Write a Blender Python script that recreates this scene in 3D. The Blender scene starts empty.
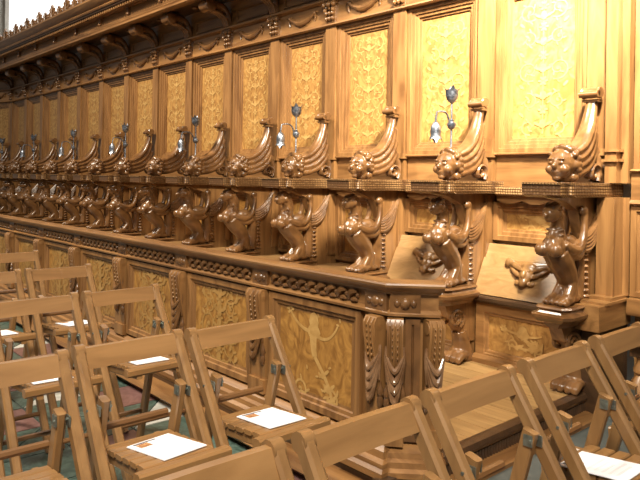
import bpy, bmesh, math, random
from mathutils import Vector, Matrix, Euler
random.seed(7)
PI = math.pi
sc = bpy.context.scene
COL = sc.collection

# ------------------------------------------------------------------ camera, world, flood lamp and added fills, exposure
F_PX = 655.75
CZ = 1.24                                     # camera height, metres
YAW = math.radians(42.05); PITCH = math.radians(-.08); ROLL = math.radians(0.915)
cam_d = bpy.data.cameras.new('camera'); cam = bpy.data.objects.new('camera', cam_d); COL.objects.link(cam)
cam_d.sensor_width = 36.0; cam_d.lens = F_PX / 640.0 * 36.0; cam_d.clip_start = 0.05; cam_d.shift_y = -62.5 / 640
fw = Vector((-math.cos(YAW) * math.cos(PITCH), math.sin(YAW) * math.cos(PITCH), -math.sin(PITCH)))
rt = Vector((math.sin(YAW), math.cos(YAW), 0)); up = rt.cross(fw)
r2 = rt * math.cos(ROLL) + up * math.sin(ROLL); u2 = up * math.cos(ROLL) - rt * math.sin(ROLL)
M = Matrix((r2, u2, -fw)).transposed().to_4x4(); M.translation = Vector((1.6127, -3.504, CZ))
cam.matrix_world = M
sc.camera = cam

w = bpy.data.worlds.new('nave'); sc.world = w; w.use_nodes = True
bg = w.node_tree.nodes['Background']; bg.inputs[0].default_value = (1.0, 0.93, 0.84, 1); bg.inputs[1].default_value = 0.15

def area_light(name, loc, target, size, power, color, spread=180):
    d = bpy.data.lights.new(name, 'AREA'); d.shape = 'DISK'; d.size = size; d.energy = power; d.color = color
    d.spread = math.radians(spread)
    o = bpy.data.objects.new(name, d); COL.objects.link(o); o.location = loc
    o.rotation_euler = (Vector(target) - Vector(loc)).to_track_quat('-Z', 'Y').to_euler(); return o
area_light('flood_lamp', (0.95, -1.6, 3.8), (-.05, 0, 2.75), 0.4, 230, (1.0, 0.93, 0.78), 78)
area_light('left_bays_fill', (-3.6, -4.0, 6.0), (-4.0, 0, 1.8), 0.8, 290, (1.0, 0.90, 0.74), 130)  # added light for the far-left bays, no known lamp there
area_light('chair_fill', (2.4, -4.6, 4.6), (-.5, -2.2, .4), 1.2, 78, (1.0, 0.92, 0.80), 85)  # added soft fill for the chairs, not a lamp of the church

vs = sc.view_settings
vs.view_transform = 'Standard'; vs.look = 'None'; vs.gamma = 1.0; vs.use_curve_mapping = False
vs.exposure = 0.25

# ------------------------------------------------------------------ materials
def mat(name, c1, c2, rough=0.4, scale=(3, 3, 3), detail=6, bump=0.15, bscale=40, coat=0.25, metallic=0.0, lo=0.3, hi=0.7, dist=1.2, spec=0.5):
    m = bpy.data.materials.new(name); m.use_nodes = True
    nt = m.node_tree; N = nt.nodes; L = nt.links; b = N['Principled BSDF']
    tc = N.new('ShaderNodeTexCoord'); mp = N.new('ShaderNodeMapping'); mp.inputs['Scale'].default_value = scale
    oi = N.new('ShaderNodeObjectInfo'); va = N.new('ShaderNodeVectorMath'); va.operation = 'MULTIPLY_ADD'
    cx = N.new('ShaderNodeCombineXYZ')
    L.new(oi.outputs['Random'], cx.inputs[0]); L.new(oi.outputs['Random'], cx.inputs[1]); L.new(oi.outputs['Random'], cx.inputs[2])
    va.inputs[1].default_value = (37, 53, 71)
    L.new(cx.outputs[0], va.inputs[0]); L.new(tc.outputs['Object'], va.inputs[2])
    L.new(va.outputs[0], mp.inputs['Vector'])
    n = N.new('ShaderNodeTexNoise'); n.inputs['Scale'].default_value = 1.0; n.inputs['Detail'].default_value = detail
    n.inputs['Distortion'].default_value = dist; L.new(mp.outputs[0], n.inputs['Vector'])
    r = N.new('ShaderNodeValToRGB'); r.color_ramp.elements[0].position = lo; r.color_ramp.elements[1].position = hi
    r.color_ramp.elements[0].color = (*c1, 1); r.color_ramp.elements[1].color = (*c2, 1)
    L.new(n.outputs[0], r.inputs[0]); L.new(r.outputs[0], b.inputs['Base Color'])
    b.inputs['Roughness'].default_value = rough; b.inputs['Metallic'].default_value = metallic
    b.inputs['Coat Weight'].default_value = coat; b.inputs['Coat Roughness'].default_value = 0.25
    b.inputs['Specular IOR Level'].default_value = spec
    if bump:
        n2 = N.new('ShaderNodeTexNoise'); n2.inputs['Scale'].default_value = bscale; n2.inputs['Detail'].default_value = 4
        L.new(mp.outputs[0], n2.inputs['Vector'])
        bp = N.new('ShaderNodeBump'); bp.inputs['Strength'].default_value = bump; bp.inputs['Distance'].default_value = 0.004
        L.new(n2.outputs[0], bp.inputs['Height']); L.new(bp.outputs[0], b.inputs['Normal'])
    return m

WOOD_V = mat('walnut_upright', (.16, .070, .021), (.34, .168, .056), .38, (16, 16, 1.6))
WOOD_H = mat('walnut_lengthwise', (.16, .070, .021), (.34, .168, .056), .38, (1.6, 16, 16))
WOOD_Y = mat('walnut_crosswise', (.16, .070, .021), (.33, .165, .055), .38, (16, 1.6, 16))
CARVE = mat('carved_walnut', (.10, .043, .014), (.23, .108, .036), .30, (9, 9, 9), bump=.1, bscale=12, coat=.45)
CARVE_LT = mat('carved_pale_walnut', (.17, .080, .026), (.34, .175, .060), .32, (12, 12, 12), bump=.1, bscale=12, coat=.4)
CARVE_DK = mat('carved_walnut_darkened', (.11, .050, .018), (.20, .092, .032), .30, (9, 9, 9), bump=.1, bscale=12, coat=.45)  # darkened copy: tassels, and shade coloured into the canted desk end
DARK = mat('dark_walnut_and_shade', (.045, .023, .011), (.085, .042, .018), .34, (2, 14, 14))  # dark steps and ledges; also shade coloured into soffits and bench underside
INLAY = mat('burl_veneer', (.27, .125, .030), (.47, .25, .070), .42, (13, 13, 9), detail=9, bump=.04, dist=2.2, lo=.36, hi=.64)
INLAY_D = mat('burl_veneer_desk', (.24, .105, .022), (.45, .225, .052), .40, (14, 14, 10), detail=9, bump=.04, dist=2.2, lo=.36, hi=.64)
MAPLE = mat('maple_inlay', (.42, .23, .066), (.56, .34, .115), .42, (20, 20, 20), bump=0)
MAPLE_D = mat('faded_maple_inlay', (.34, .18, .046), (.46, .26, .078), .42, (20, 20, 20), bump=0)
SEATW = mat('tipped_seat_wood', (.28, .150, .052), (.42, .24, .095), .40, (5, 3, 14), dist=2.5)
CHAIR = mat('chair_beech', (.22, .110, .036), (.32, .168, .060), .36, (18, 2.2, 18), bump=.06, coat=.35)
CHAIR_V = mat('chair_beech_upright', (.20, .100, .034), (.30, .160, .058), .36, (18, 18, 2.0), bump=.06, coat=.35)
CHAIR_DK = mat('chair_stained_bar', (.12, .054, .018), (.19, .090, .030), .38, (18, 2.5, 18), bump=.06, coat=.3)
PLANK = mat('floor_oak', (.30, .170, .062), (.44, .265, .105), .40, (2, 22, 22), bump=.05)
IRON = mat('grey_iron', (.09, .10, .125), (.44, .47, .53), .35, (30, 30, 30), metallic=.85, bump=.2, coat=0)
STEEL = mat('hinge_steel', (.22, .25, .22), (.40, .43, .38), .4, (40, 40, 40), metallic=.9, bump=0, coat=0)
GLOSS = mat('glossy_carving', (.15, .070, .028), (.30, .165, .082), .20, (10, 10, 14), coat=.9, bump=.05)  # paler brown than the other carving, with a strong clear coat
PAPER = mat('paper', (.86, .86, .90), (.92, .92, .95), .7, (3, 3, 3), bump=0, coat=0)
PRINT_R = mat('print_picture', (.28, .07, .03), (.62, .36, .12), .6, (60, 60, 60), bump=0, coat=0)
PRINT_K = mat('print_text', (.10, .09, .10), (.20, .19, .20), .6, (60, 60, 60), bump=0, coat=0)
STONE = mat('grey_stone', (.40, .37, .32), (.55, .51, .45), .8, (4, 4, 4), coat=0)
PLASTER = mat('white_plaster', (.72, .69, .62), (.80, .77, .70), .85, (2, 2, 2), coat=0)
GROUT = mat('dark_grout', (.07, .08, .07), (.11, .12, .11), .7, (6, 6, 6), coat=0)
T_GREEN = mat('green_marble', (.035, .065, .050), (.13, .19, .155), .28, (14, 14, 14), detail=10, bump=0, dist=3)
T_RED = mat('red_marble', (.16, .075, .065), (.27, .15, .13), .28, (10, 10, 10), detail=10, bump=0, dist=3)
T_WHITE = mat('white_marble', (.55, .54, .48), (.72, .71, .64), .28, (6, 6, 6), detail=10, bump=0, dist=3)

def pattern_wood(name):
    """walnut with a fine pricked scale pattern, as on the arm-rest edges"""
    m = mat(name, (.23, .105, .033), (.37, .180, .062), .36, (9, 9, 9), bump=0)
    nt = m.node_tree; N = nt.nodes; L = nt.links
    tc = N.new('ShaderNodeTexCoord'); v = N.new('ShaderNodeTexVoronoi'); v.inputs['Scale'].default_value = 62
    v.inputs['Randomness'].default_value = 0.15
    L.new(tc.outputs['Object'], v.inputs['Vector'])
    rp = N.new('ShaderNodeValToRGB'); rp.color_ramp.elements[0].position = .15; rp.color_ramp.elements[1].position = .55
    rp.color_ramp.elements[0].color = (.42, .24, .095, 1); rp.color_ramp.elements[1].color = (.10, .045, .016, 1)
    L.new(v.outputs['Distance'], rp.inputs[0]); L.new(rp.outputs[0], N['Principled BSDF'].inputs['Base Color'])
    bp = N.new('ShaderNodeBump'); bp.inputs['Strength'].default_value = .8; bp.inputs['Distance'].default_value = .008
    L.new(v.outputs['Distance'], bp.inputs['Height']); L.new(bp.outputs[0], N['Principled BSDF'].inputs['Normal'])
    return m
EDGE = pattern_wood('pricked_walnut')

gl = bpy.data.materials.new('daylit_pane'); gl.use_nodes = True
gb = gl.node_tree.nodes['Principled BSDF']; gb.inputs['Base Color'].default_value = (.8, .8, .8, 1)
gb.inputs['Emission Color'].default_value = (1, 1, .97, 1); gb.inputs['Emission Strength'].default_value = 1.6

# ------------------------------------------------------------------ mesh helpers
class MB:
    def __init__(s): s.v = []; s.f = []
    def add(s, vs_, fs):
        o = len(s.v); s.v += [tuple(p) for p in vs_]; s.f += [tuple(i + o for i in f) for f in fs]; return s
    def box(s, x0, x1, y0, y1, z0, z1, m=None):
        P = [(x, y, z) for x in (x0, x1) for y in (y0, y1) for z in (z0, z1)]
        if m is not None: P = [m @ Vector(p) for p in P]
        return s.add(P, [(0, 1, 3, 2), (4, 6, 7, 5), (0, 4, 5, 1), (2, 3, 7, 6), (0, 2, 6, 4), (1, 5, 7, 3)])
    def bar(s, a, b, wy, wn, ax=(0, 1, 0), ch=0.0):
        """rectangular bar from a to b: width wy along ax, wn across; ch chamfers its long edges"""
        a = Vector(a); b = Vector(b); d = (b - a).normalized(); ax = Vector(ax); ax = (ax - d * ax.dot(d)).normalized(); n = d.cross(ax)
        hy, hn = wy / 2, wn / 2
        if ch: pr = [(-hy + ch, -hn), (hy - ch, -hn), (hy, -hn + ch), (hy, hn - ch), (hy - ch, hn), (-hy + ch, hn), (-hy, hn - ch), (-hy, -hn + ch)]
        else: pr = [(-hy, -hn), (hy, -hn), (hy, hn), (-hy, hn)]
        k = len(pr)
        P = [p + ax * u + n * t for p in (a, b) for u, t in pr]
        F = [(i, (i + 1) % k, k + (i + 1) % k, k + i) for i in range(k)] + [tuple(range(k))[::-1], tuple(range(k, 2 * k))]
        return s.add(P, F)
    def tube(s, pts, rad, seg=8, squash=None, cap=True):
        """swept tube; rad a number or list; squash=(axis, factor) flattens"""
        pts = [Vector(p) for p in pts]; n = len(pts)
        if not isinstance(rad, (list, tuple)): rad = [rad] * n
        P = []; prev = None
        for i, p in enumerate(pts):
            d = (pts[min(i + 1, n - 1)] - pts[max(i - 1, 0)]).normalized()
            if prev is None:
                a = Vector((1, 0, 0)) if abs(d.x) < .9 else Vector((0, 1, 0))
            else: a = prev
            a = (a - d * a.dot(d)).normalized(); b = d.cross(a); prev = a
            for k in range(seg):
                t = 2 * PI * k / seg
                q = a * math.cos(t) * rad[i] + b * math.sin(t) * rad[i]
                if squash: q[squash[0]] *= squash[1]
                P.append(p + q)
        F = [(i * seg + k, i * seg + (k + 1) % seg, (i + 1) * seg + (k + 1) % seg, (i + 1) * seg + k) for i in range(n - 1) for k in range(seg)]
        if cap: F += [tuple(range(seg))[::-1], tuple(range((n - 1) * seg, n * seg))]
        return s.add(P, F)
    def lathe(s, prof, c=(0, 0, 0), seg=12, m=None):
        P = []; c = Vector(c)
        for r, z in prof:
            for k in range(seg):
                q = Vector((r * math.cos(2 * PI * k / seg), r * math.sin(2 * PI * k / seg), z))
                if m is not None: q = m @ q
                P.append(c + q)
        n = len(prof)
        F = [(i * seg + k, i * seg + (k + 1) % seg, (i + 1) * seg + (k + 1) % seg, (i + 1) * seg + k) for i in range(n - 1) for k in range(seg)]
        F += [tuple(range(seg))[::-1], tuple(range((n - 1) * seg, n * seg))]
        return s.add(P, F)
    def ell(s, c, r, rot=None, u=12, v=8):
        c = Vector(c); P = []; R = Euler(rot).to_matrix() if rot else Matrix.Identity(3)
        rr = (r, r, r) if not isinstance(r, (list, tuple)) else r
        for i in range(1, v):
            th = PI * i / v
            for k in range(u):
                ph = 2 * PI * k / u
                P.append(c + R @ Vector((rr[0] * math.sin(th) * math.cos(ph), rr[1] * math.sin(th) * math.sin(ph), rr[2] * math.cos(th))))
        P += [c + R @ Vector((0, 0, rr[2])), c + R @ Vector((0, 0, -rr[2]))]
        t, b = len(P) - 2, len(P) - 1
        F = [(i * u + k, (i + 1) * u + k, (i + 1) * u + (k + 1) % u, i * u + (k + 1) % u) for i in range(v - 2) for k in range(u)]
        F += [(t, k, (k + 1) % u) for k in range(u)] + [(b, (v - 2) * u + (k + 1) % u, (v - 2) * u + k) for k in range(u)]
        return s.add(P, F)
    def prism_x(s, prof, x0, x1):
        """closed (y,z) outline extruded along x"""
        k = len(prof)
        P = [(x, y, z) for x in (x0, x1) for y, z in prof]
        F = [(i, (i + 1) % k, k + (i + 1) % k, k + i) for i in range(k)] + [tuple(range(k))[::-1], tuple(range(k, 2 * k))]
        return s.add(P, F)
    def prism_z(s, prof, z0, z1):
        k = len(prof)
        P = [(x, y, z) for z in (z0, z1) for x, y in prof]
        F = [(i, (i + 1) % k, k + (i + 1) % k, k + i) for i in range(k)] + [tuple(range(k))[::-1], tuple(range(k, 2 * k))]
        return s.add(P, F)
    def prism_y(s, prof, y0, y1):
        k = len(prof)
        P = [(x, y, z) for y in (y0, y1) for x, z in prof]
        F = [(i, (i + 1) % k, k + (i + 1) % k, k + i) for i in range(k)] + [tuple(range(k))[::-1], tuple(range(k, 2 * k))]
        return s.add(P, F)
    def rings(s, x0, x1, z0, z1, steps, flip=False):
        """mitred stepped frame: steps = [(inset, y), ...]"""
        P = []
        for d, y in steps: P += [(x0 + d, y, z0 + d), (x1 - d, y, z0 + d), (x1 - d, y, z1 - d), (x0 + d, y, z1 - d)]
        F = [(i * 4 + k, i * 4 + (k + 1) % 4, (i + 1) * 4 + (k + 1) % 4, (i + 1) * 4 + k) for i in range(len(steps) - 1) for k in range(4)]
        return s.add(P, F)
    def mesh(s, name, material, smooth=True, fix=True, angle=38):
        me = bpy.data.meshes.new(name); me.from_pydata(s.v, [], s.f); me.materials.append(material)
        if fix:
            bm = bmesh.new(); bm.from_mesh(me); bmesh.ops.recalc_face_normals(bm, faces=bm.faces); bm.to_mesh(me); bm.free()
        if smooth:
            me.polygons.foreach_set('use_smooth', [True] * len(me.polygons)); me.set_sharp_from_angle(angle=math.radians(angle))
        me.update(); return me

def sculpt(name, mb, material, voxel=.006, smooth=4, ratio=.35):
    """fuse overlapping shapes into one continuous carved surface"""
    me = mb.mesh(name + '_raw', material, smooth=False)
    o = bpy.data.objects.new('tmp', me); COL.objects.link(o)
    m = o.modifiers.new('r', 'REMESH'); m.mode = 'VOXEL'; m.voxel_size = voxel
    if smooth: k = o.modifiers.new('s', 'SMOOTH'); k.iterations = smooth; k.factor = .5
    d = o.modifiers.new('d', 'DECIMATE'); d.ratio = ratio
    dg = bpy.context.evaluated_depsgraph_get()
    out = bpy.data.meshes.new_from_object(o.evaluated_get(dg)); out.name = name
    bpy.data.objects.remove(o); bpy.data.meshes.remove(me)
    out.materials.clear(); out.materials.append(material)
    out.polygons.foreach_set('use_smooth', [True] * len(out.polygons)); out.update()
    return out

def ob(name, me, parent=None, loc=(0, 0, 0), rot=None):
    o = bpy.data.objects.new(name, me); COL.objects.link(o); o.location = loc
    if rot: o.rotation_euler = rot
    if parent is not None: o.parent = parent
    return o
def tag(o, label, cat, group=None):
    o['label'] = label; o['category'] = cat
    if group: o['group'] = group
    return o
def thing(name, label, cat, loc=(0, 0, 0), rz=0, group=None):
    o = bpy.data.objects.new(name, None); COL.objects.link(o); o.location = loc; o.rotation_euler = (0, 0, rz); o.empty_display_size = .1
    return tag(o, label, cat, group)
def bez(p0, p1, p2, n=8, p3=None):
    out = []
    for i in range(n + 1):
        t = i / n
        if p3 is None: out.append(tuple((1 - t) ** 2 * a + 2 * t * (1 - t) * b + t * t * c for a, b, c in zip(p0, p1, p2)))
        else: out.append(tuple((1 - t) ** 3 * a + 3 * t * (1 - t) ** 2 * b + 3 * t * t * (1 - t) * c + t ** 3 * d for a, b, c, d in zip(p0, p1, p2, p3)))
    return out
def Z(r): return CZ + r                      # height given relative to the camera's level

S = 0.70                                     # stall pitch
FLOOR, PLAT = 0.07, 0.18                      # stone floor, stall platform
NB = 14                                      # straight row: dividers 0..13
BEND = -NB * S; CANT = math.radians(20)
VS, VO = .92, .0142                          # stalls: drawn heights are scaled to the surveyed ones
def lower(o): o.scale = (1, 1, VS); o.location.z = VO; return o
def place(x):
    """a point of the back line: (location, rotation); past the bend the row turns"""
    if x >= BEND: return (x, 0, 0), 0
    d = BEND - x
    return (BEND - d * math.cos(CANT), -d * math.sin(CANT), 0), CANT

# ------------------------------------------------------------------ setting: floor, platform, wall, window
fl = ob('floor', MB().box(-14, 4, -7, .2, -.2, FLOOR - .006).mesh('floor', GROUT, False)); fl['kind'] = 'structure'
TS = .30
g = .004
sq = {}
for nm, mt in (('g', T_GREEN), ('r', T_RED), ('w', T_WHITE)):
    sq[nm] = MB().prism_z([(g, g), (TS - g, g), (TS - g, TS - g), (g, TS - g)], FLOOR - .02, FLOOR).mesh('tile_square', mt, False)
    sq[nm + 'a'] = MB().prism_z([(g, g), (TS - 2 * g, g), (g, TS - 2 * g)], FLOOR - .02, FLOOR).mesh('tile_triangle', mt, False)
    sq[nm + 'b'] = MB().prism_z([(TS - g, TS - g), (2 * g, TS - g), (TS - g, 2 * g)], FLOOR - .02, FLOOR).mesh('tile_triangle', mt, False)
for i in range(-13, 4):
    for j in range(-14, -6):
        x, y = i * TS, j * TS
        k = (i + 2 * j) % 4
        if k == 0: ob('tile', sq['r'], fl, (x, y, 0))
        elif k == 2: ob('tile', sq['g'], fl, (x, y, 0))
        else:
            ob('tile', sq['ga'], fl, (x, y, 0)); ob('tile', sq['wb' if (i + j) % 3 == 0 else 'gb'], fl, (x, y, 0))

XE = 0.07                                    # right-hand edge of the platform
pl = ob('floor_platform', MB().box(-11, XE - .01, -1.76, .1, FLOOR - .02, PLAT - .022).mesh('platform', DARK, False)); pl['kind'] = 'structure'
npl = 13; pw = 1.76 / npl
pm = MB().box(-5.5, XE - .04, 0.002, pw - .002, -.024, 0).mesh('plank', PLANK, False)
for i in range(npl): ob('plank', pm, pl, (0, -1.76 + i * pw, PLAT))
nose = [(0, 0), (.03, .006), (.052, .0), (.06, -.018), (.052, -.036), (.03, -.04), (0, -.04)]
# end nosing (runs into the wall) and its fluted riser
ob('nosing', MB().prism_y([(XE - .045 + u, PLAT + .002 + t) for u, t in nose], -1.80, -.02).mesh('nosing', DARK), pl)
fl_prof = []
m_ = MB()
for i in range(85):
    y = -1.78 + i * .0205
    m_.tube([(XE - .004, y, PLAT - .04), (XE - .004, y, PLAT - .085)], .009, 6)
ob('fluted_riser', m_.mesh('fluted_riser', DARK), pl)
ob('riser_plinth', MB().prism_y([(XE - .02, FLOOR - .02), (XE + .075, FLOOR - .02), (XE + .075, FLOOR + .012), (XE + .05, FLOOR + .02), (XE + .02, FLOOR + .026), (XE - .02, FLOOR + .026)], -1.86, -.02).mesh('riser_plinth', WOOD_Y), pl)
# front step below the desk with its rounded nosing
ob('front_step', MB().prism_x([(-1.70, .05), (-1.80, .05), (-1.80, .085), (-1.84, .09), (-1.86, .11), (-1.845, .13), (-1.81, .138), (-1.70, .138)], -10.5, XE + .085).mesh('front_step', WOOD_H), pl)

wl = ob('wall_back', MB().box(-13.0, 3.0, .55, .75, 0, 3.2).mesh('wall_back', PLASTER, False)); wl['kind'] = 'structure'
pr_ = ob('wall_left', MB().box(-14.6, -12.45, .45, .95, 0, 8).mesh('wall_left', STONE, False)); pr_['kind'] = 'structure'
wi = ob('window_1', MB().rings(-12.45, -3.5, 3.2, 8.0, [(0, .55), (.12, .55), (.14, .62)]).mesh('window_surround', STONE, False)); wi['kind'] = 'structure'
ob('pane', MB().box(-12.4, -3.6, .64, .66, 3.3, 7.9).mesh('pane', gl, False), wi)

# ------------------------------------------------------------------ inlay ornament (flat maple arabesques let into the veneer)
def arabesque(name, wd, ht, rng, asym=False):
    mb = MB(); lay_ = [0]
    def up_():
        lay_[0] += 1; return -2e-5 * lay_[0]
    def ribbon(pts, w0, w1):
        n = len(pts); P = []; y = up_()
        for i, (px, pz) in enumerate(pts):
            a = pts[max(i - 1, 0)]; b = pts[min(i + 1, n - 1)]; dx, dz = b[0] - a[0], b[1] - a[1]; l = math.hypot(dx, dz) or 1
            t = i / (n - 1); hw = (w0 + (w1 - w0) * t) / 2
            P += [(px - dz / l * hw, y, pz + dx / l * hw), (px + dz / l * hw, y, pz - dx / l * hw)]
        mb.add(P, [(2 * i, 2 * i + 1, 2 * i + 3, 2 * i + 2) for i in range(n - 1)])
    def disc(cx, cz, rx, rz, ang=0, k=8):
        P = []; y = up_()
        for i in range(k):
            t = 2 * PI * i / k; u, v_ = rx * math.cos(t), rz * math.sin(t)
            P.append((cx + u * math.cos(ang) - v_ * math.sin(ang), y, cz + u * math.sin(ang) + v_ * math.cos(ang)))
        mb.add(P, [tuple(range(k))])
    def spiral(cx, cz, r0, turns, a0, sgn, w0):
        pts = []
        n = int(14 * turns)
        for i in range(n + 1):
            t = i / n; r = r0 * (1 - .85 * t); a = a0 + sgn * turns * 2 * PI * t
            pts.append((cx + r * math.cos(a), cz + r * math.sin(a)))
        ribbon(pts, w0, w0 * .5)
        for i in range(1, n, 3):
            px, pz = pts[i]; a = a0 + sgn * turns * 2 * PI * i / n
            disc(px + .012 * math.cos(a), pz + .012 * math.sin(a), .016, .006, a + .6)
        disc(cx, cz, r0 * .17, r0 * .17)
    def flower(cx, cz, r):
        for i in range(6): disc(cx + r * .6 * math.cos(i * PI / 3), cz + r * .6 * math.sin(i * PI / 3), r * .42, r * .26, i * PI / 3)
    if asym:                                  # a winding vine rising out of a scroll to a figure's bust
        h = ht
        vine = bez((-.28 * wd, -.40 * h), (.65 * wd, -.62 * h), (.02 * wd, -.02 * h), 16, p3=None)
        ribbon(vine, .012, .02)
        ribbon(bez((.02 * wd, -.02 * h), (-.02 * wd, .12 * h), (.0, .22 * h), 8), .03, .05)
        disc(0, .29 * h, .03, .042); disc(0.0, .20 * h, .042, .03)
        ribbon(bez((-.02 * wd, .2 * h), (-.2 * wd, .18 * h), (-.36 * wd, .34 * h), 10), .018, .01)
        ribbon(bez((.03 * wd, .18 * h), (.22 * wd, .10 * h), (.34 * wd, .30 * h), 10), .016, .008)
        spiral(-.20 * wd, -.34 * h, .10 * wd, 1.2, -.5, 1, .012); spiral(.26 * wd, -.36 * h, .12 * wd, 1.3, 2.6, -1, .013)
        for t in range(2, 16, 2):
            px, pz = vine[t]; disc(px + .016, pz + .012, .021, .008, .7); disc(px - .016, pz - .006, .019, .008, -.6)
        for i in range(12): disc(rng.uniform(-.4, .4) * wd, rng.uniform(-.44, .44) * h, .010, .005, rng.uniform(0, 3))
        flower(-.36 * wd, .36 * h, .024)
    else:
        for s_ in (-1, 1):
            for cz, r, a0, tr in ((.40, .27, -2.2, 1.3), (.20, .22, 1.2, 1.2), (-.02, .30, -2.0, 1.4), (-.24, .24, 1.4, 1.2), (-.42, .22, -1.8, 1.1)):
                a = a0 if s_ > 0 else PI - a0
                spiral(s_ * .24 * wd, cz * ht, r * wd * .62, tr, a, s_, .011)
            for cz in (.31, .10, -.13, -.33): disc(s_ * .36 * wd, cz * ht, .022, .010, s_ * .8)
        ribbon([(0, -.47 * ht), (0, .1 * ht), (0, .47 * ht)], .008, .006)
        for cz in (.43, .28, .08, -.10, -.30): flower(0, cz * ht, .032)
        for cz in (.36, .18, -.01, -.2, -.4):
            disc(0, cz * ht, .022, .030)
            for s_ in (-1, 1): disc(s_ * .035, cz * ht, .026, .010, s_ * .5)
    return mb.mesh(name, MAPLE_D if name in ('inlay_scrollwork_desk', 'inlay_scrollwork_low') else MAPLE, False, fix=False)
rng = random.Random(3)
U_W, U_Z0, U_Z1 = .385, Z(.37), Z(1.27)       # upper inlay field
ARAB_U = arabesque('inlay_scrollwork', U_W, U_Z1 - U_Z0, rng)
ARAB_L = arabesque('inlay_scrollwork_low', .30, .34, rng)
ARAB_S = arabesque('inlay_scrollwork_small', .34, .13, rng, True)
ARAB_D = arabesque('inlay_vine', .42, .46, rng, True)
ARAB_D2 = arabesque('inlay_scrollwork_desk', .40, .44, rng)

# ------------------------------------------------------------------ stall backs, one unit per bay
def frame_mesh(hw, z0, z1, steps, name): return MB().rings(-hw, hw, z0, z1, steps).mesh(name, WOOD_V, False)
STEP_U = [(0, -.002), (0, -.05), (.028, -.05), (.030, -.040), (.052, -.038), (.054, -.028), (.074, -.026), (.076, -.014), (.092, -.012), (.094, .0)]
UP_FRAME = frame_mesh(.288, Z(.278), Z(1.368), STEP_U, 'panel_frame')
UP_PANEL = MB().box(-.2, .2, -.001, .02, Z(.36), Z(1.29)).mesh('inlay_panel', INLAY, False)
DADO = MB().box(-.288, .288, -.028, .0, Z(.05), Z(.262)).mesh('dado_board', WOOD_H, False)
DADO_M = MB().prism_x([(0, Z(.262)), (-.052, Z(.262)), (-.06, Z(.268)), (-.06, Z(.276)), (-.05, Z(.2795)), (0, Z(.2795))], -.288, .288).mesh('dado_moulding', WOOD_H)
LEDGE = MB().prism_x([(0, Z(.0)), (-.10, Z(.0)), (-.112, Z(.01)), (-.112, Z(.048)), (-.10, Z(.058)), (0, Z(.058))], -.24, .24).mesh('ledge', EDGE)
ap = [(-.25, Z(.0))] + [(-.25 + .5 * i / 24, Z(-.030 - .022 * abs(math.sin(i / 24 * PI * 3)))) for i in range(25)] + [(.25, Z(.0))]
APRON = MB().prism_y(ap, -.075, -.055).mesh('scalloped_apron', WOOD_H, False)
ST_L = [(0, .0), (0, -.035), (.03, -.035), (.034, -.022), (.055, -.020), (.06, -.008), (.075, -.006), (.077, 0)]
LOW_FRAME = frame_mesh(.30, Z(-.58), Z(-.045), ST_L, 'lower_frame')
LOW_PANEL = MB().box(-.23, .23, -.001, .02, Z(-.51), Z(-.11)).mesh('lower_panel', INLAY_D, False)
SM_FRAME = frame_mesh(.30, Z(-.295), Z(-.045), ST_L, 'small_frame')
SM_PANEL = MB().box(-.23, .23, -.001, .02, Z(-.225), Z(-.115)).mesh('small_panel', INLAY, False)
BACKING = MB().box(-.35, .35, .02, .05, PLAT, Z(1.8)).mesh('backing_board', WOOD_V, False)
# seat box: front panel, top ledge
SB_Z = .605
BOX_FRAME = MB().rings(-.30, .30, PLAT, SB_Z - .05, [(0, 0), (0, -.20), (.055, -.20), (.06, -.19), (.075, -.188), (.08, -.178), (.081, -.178)]).mesh('seat_box_front', WOOD_H, False)
BOX_PANEL = MB().box(-.225, .225, -.179, -.16, PLAT + .07, SB_Z - .12).mesh('seat_box_panel', INLAY, False)
BOX_BASE = MB().prism_x([(-.16, PLAT), (-.245, PLAT), (-.245, PLAT + .03), (-.225, PLAT + .045), (-.16, PLAT + .05)], -.30, .30).mesh('seat_box_base', WOOD_H)
BOX_LEDGE = MB().prism_x([(0, SB_Z - .05), (-.205, SB_Z - .05), (-.215, SB_Z - .035), (-.24, SB_Z - .028), (-.245, SB_Z - .008), (-.235, SB_Z), (0, SB_Z)], -.31, .31).mesh('seat_ledge', DARK)
SEAT_DOWN = MB().prism_x([(-.03, SB_Z), (-.44, SB_Z), (-.45, SB_Z + .008), (-.45, SB_Z + .028), (-.44, SB_Z + .036), (-.03, SB_Z + .036)], -.23, .23).mesh('folded_down_seat', SEATW)
tilt = Matrix.Translation((0, -.205, SB_Z + .006)) @ Matrix.Rotation(-.44, 4, 'X')
def tilted(mb):
    mb.v = [tuple(tilt @ Vector(p)) for p in mb.v]; return mb
SEAT_UP = tilted(MB().box(-.315, .315, 0, .035, 0, .345)).mesh('tipped_up_seat', SEATW, False)
# misericord mask carved on the underside of a tipped seat
mk = MB()
mk.ell((0, -.035, .155), (.045, .045, .058)); mk.ell((0, -.085, .145), (.016, .022, .028)); mk.ell((-.02, -.07, .17), (.014, .014, .01)); mk.ell((.02, -.07, .17), (.014, .014, .01))
mk.ell((0, -.06, .105), (.028, .03, .03)); mk.ell((0, -.03, .20), (.05, .04, .02))
for s_ in (-1, 1):
    mk.tube(bez((s_ * .03, -.03, .18), (s_ * .09, -.05, .20), (s_ * .145, -.025, .215), 8), [.014, .018, .019, .019, .018, .016, .015, .013, .012], 8)
    mk.tube(bez((s_ * .03, -.03, .14), (s_ * .08, -.04, .15), (s_ * .125, -.02, .19), 8), [.012, .014, .015, .015, .014, .012, .011, .010, .009], 8)
    mk.ell((s_ * .145, -.02, .215), .027); mk.tube(bez((s_ * .02, -.03, .11), (s_ * .05, -.03, .085), (s_ * .06, -.02, .115), 6), .013, 8)
mk.box(-.15, .15, -.012, .002, .185, .235)
mk.v = [(p[0] * .92, p[1] * .6, p[2] * 1.1 - .01) for p in mk.v]
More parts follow.
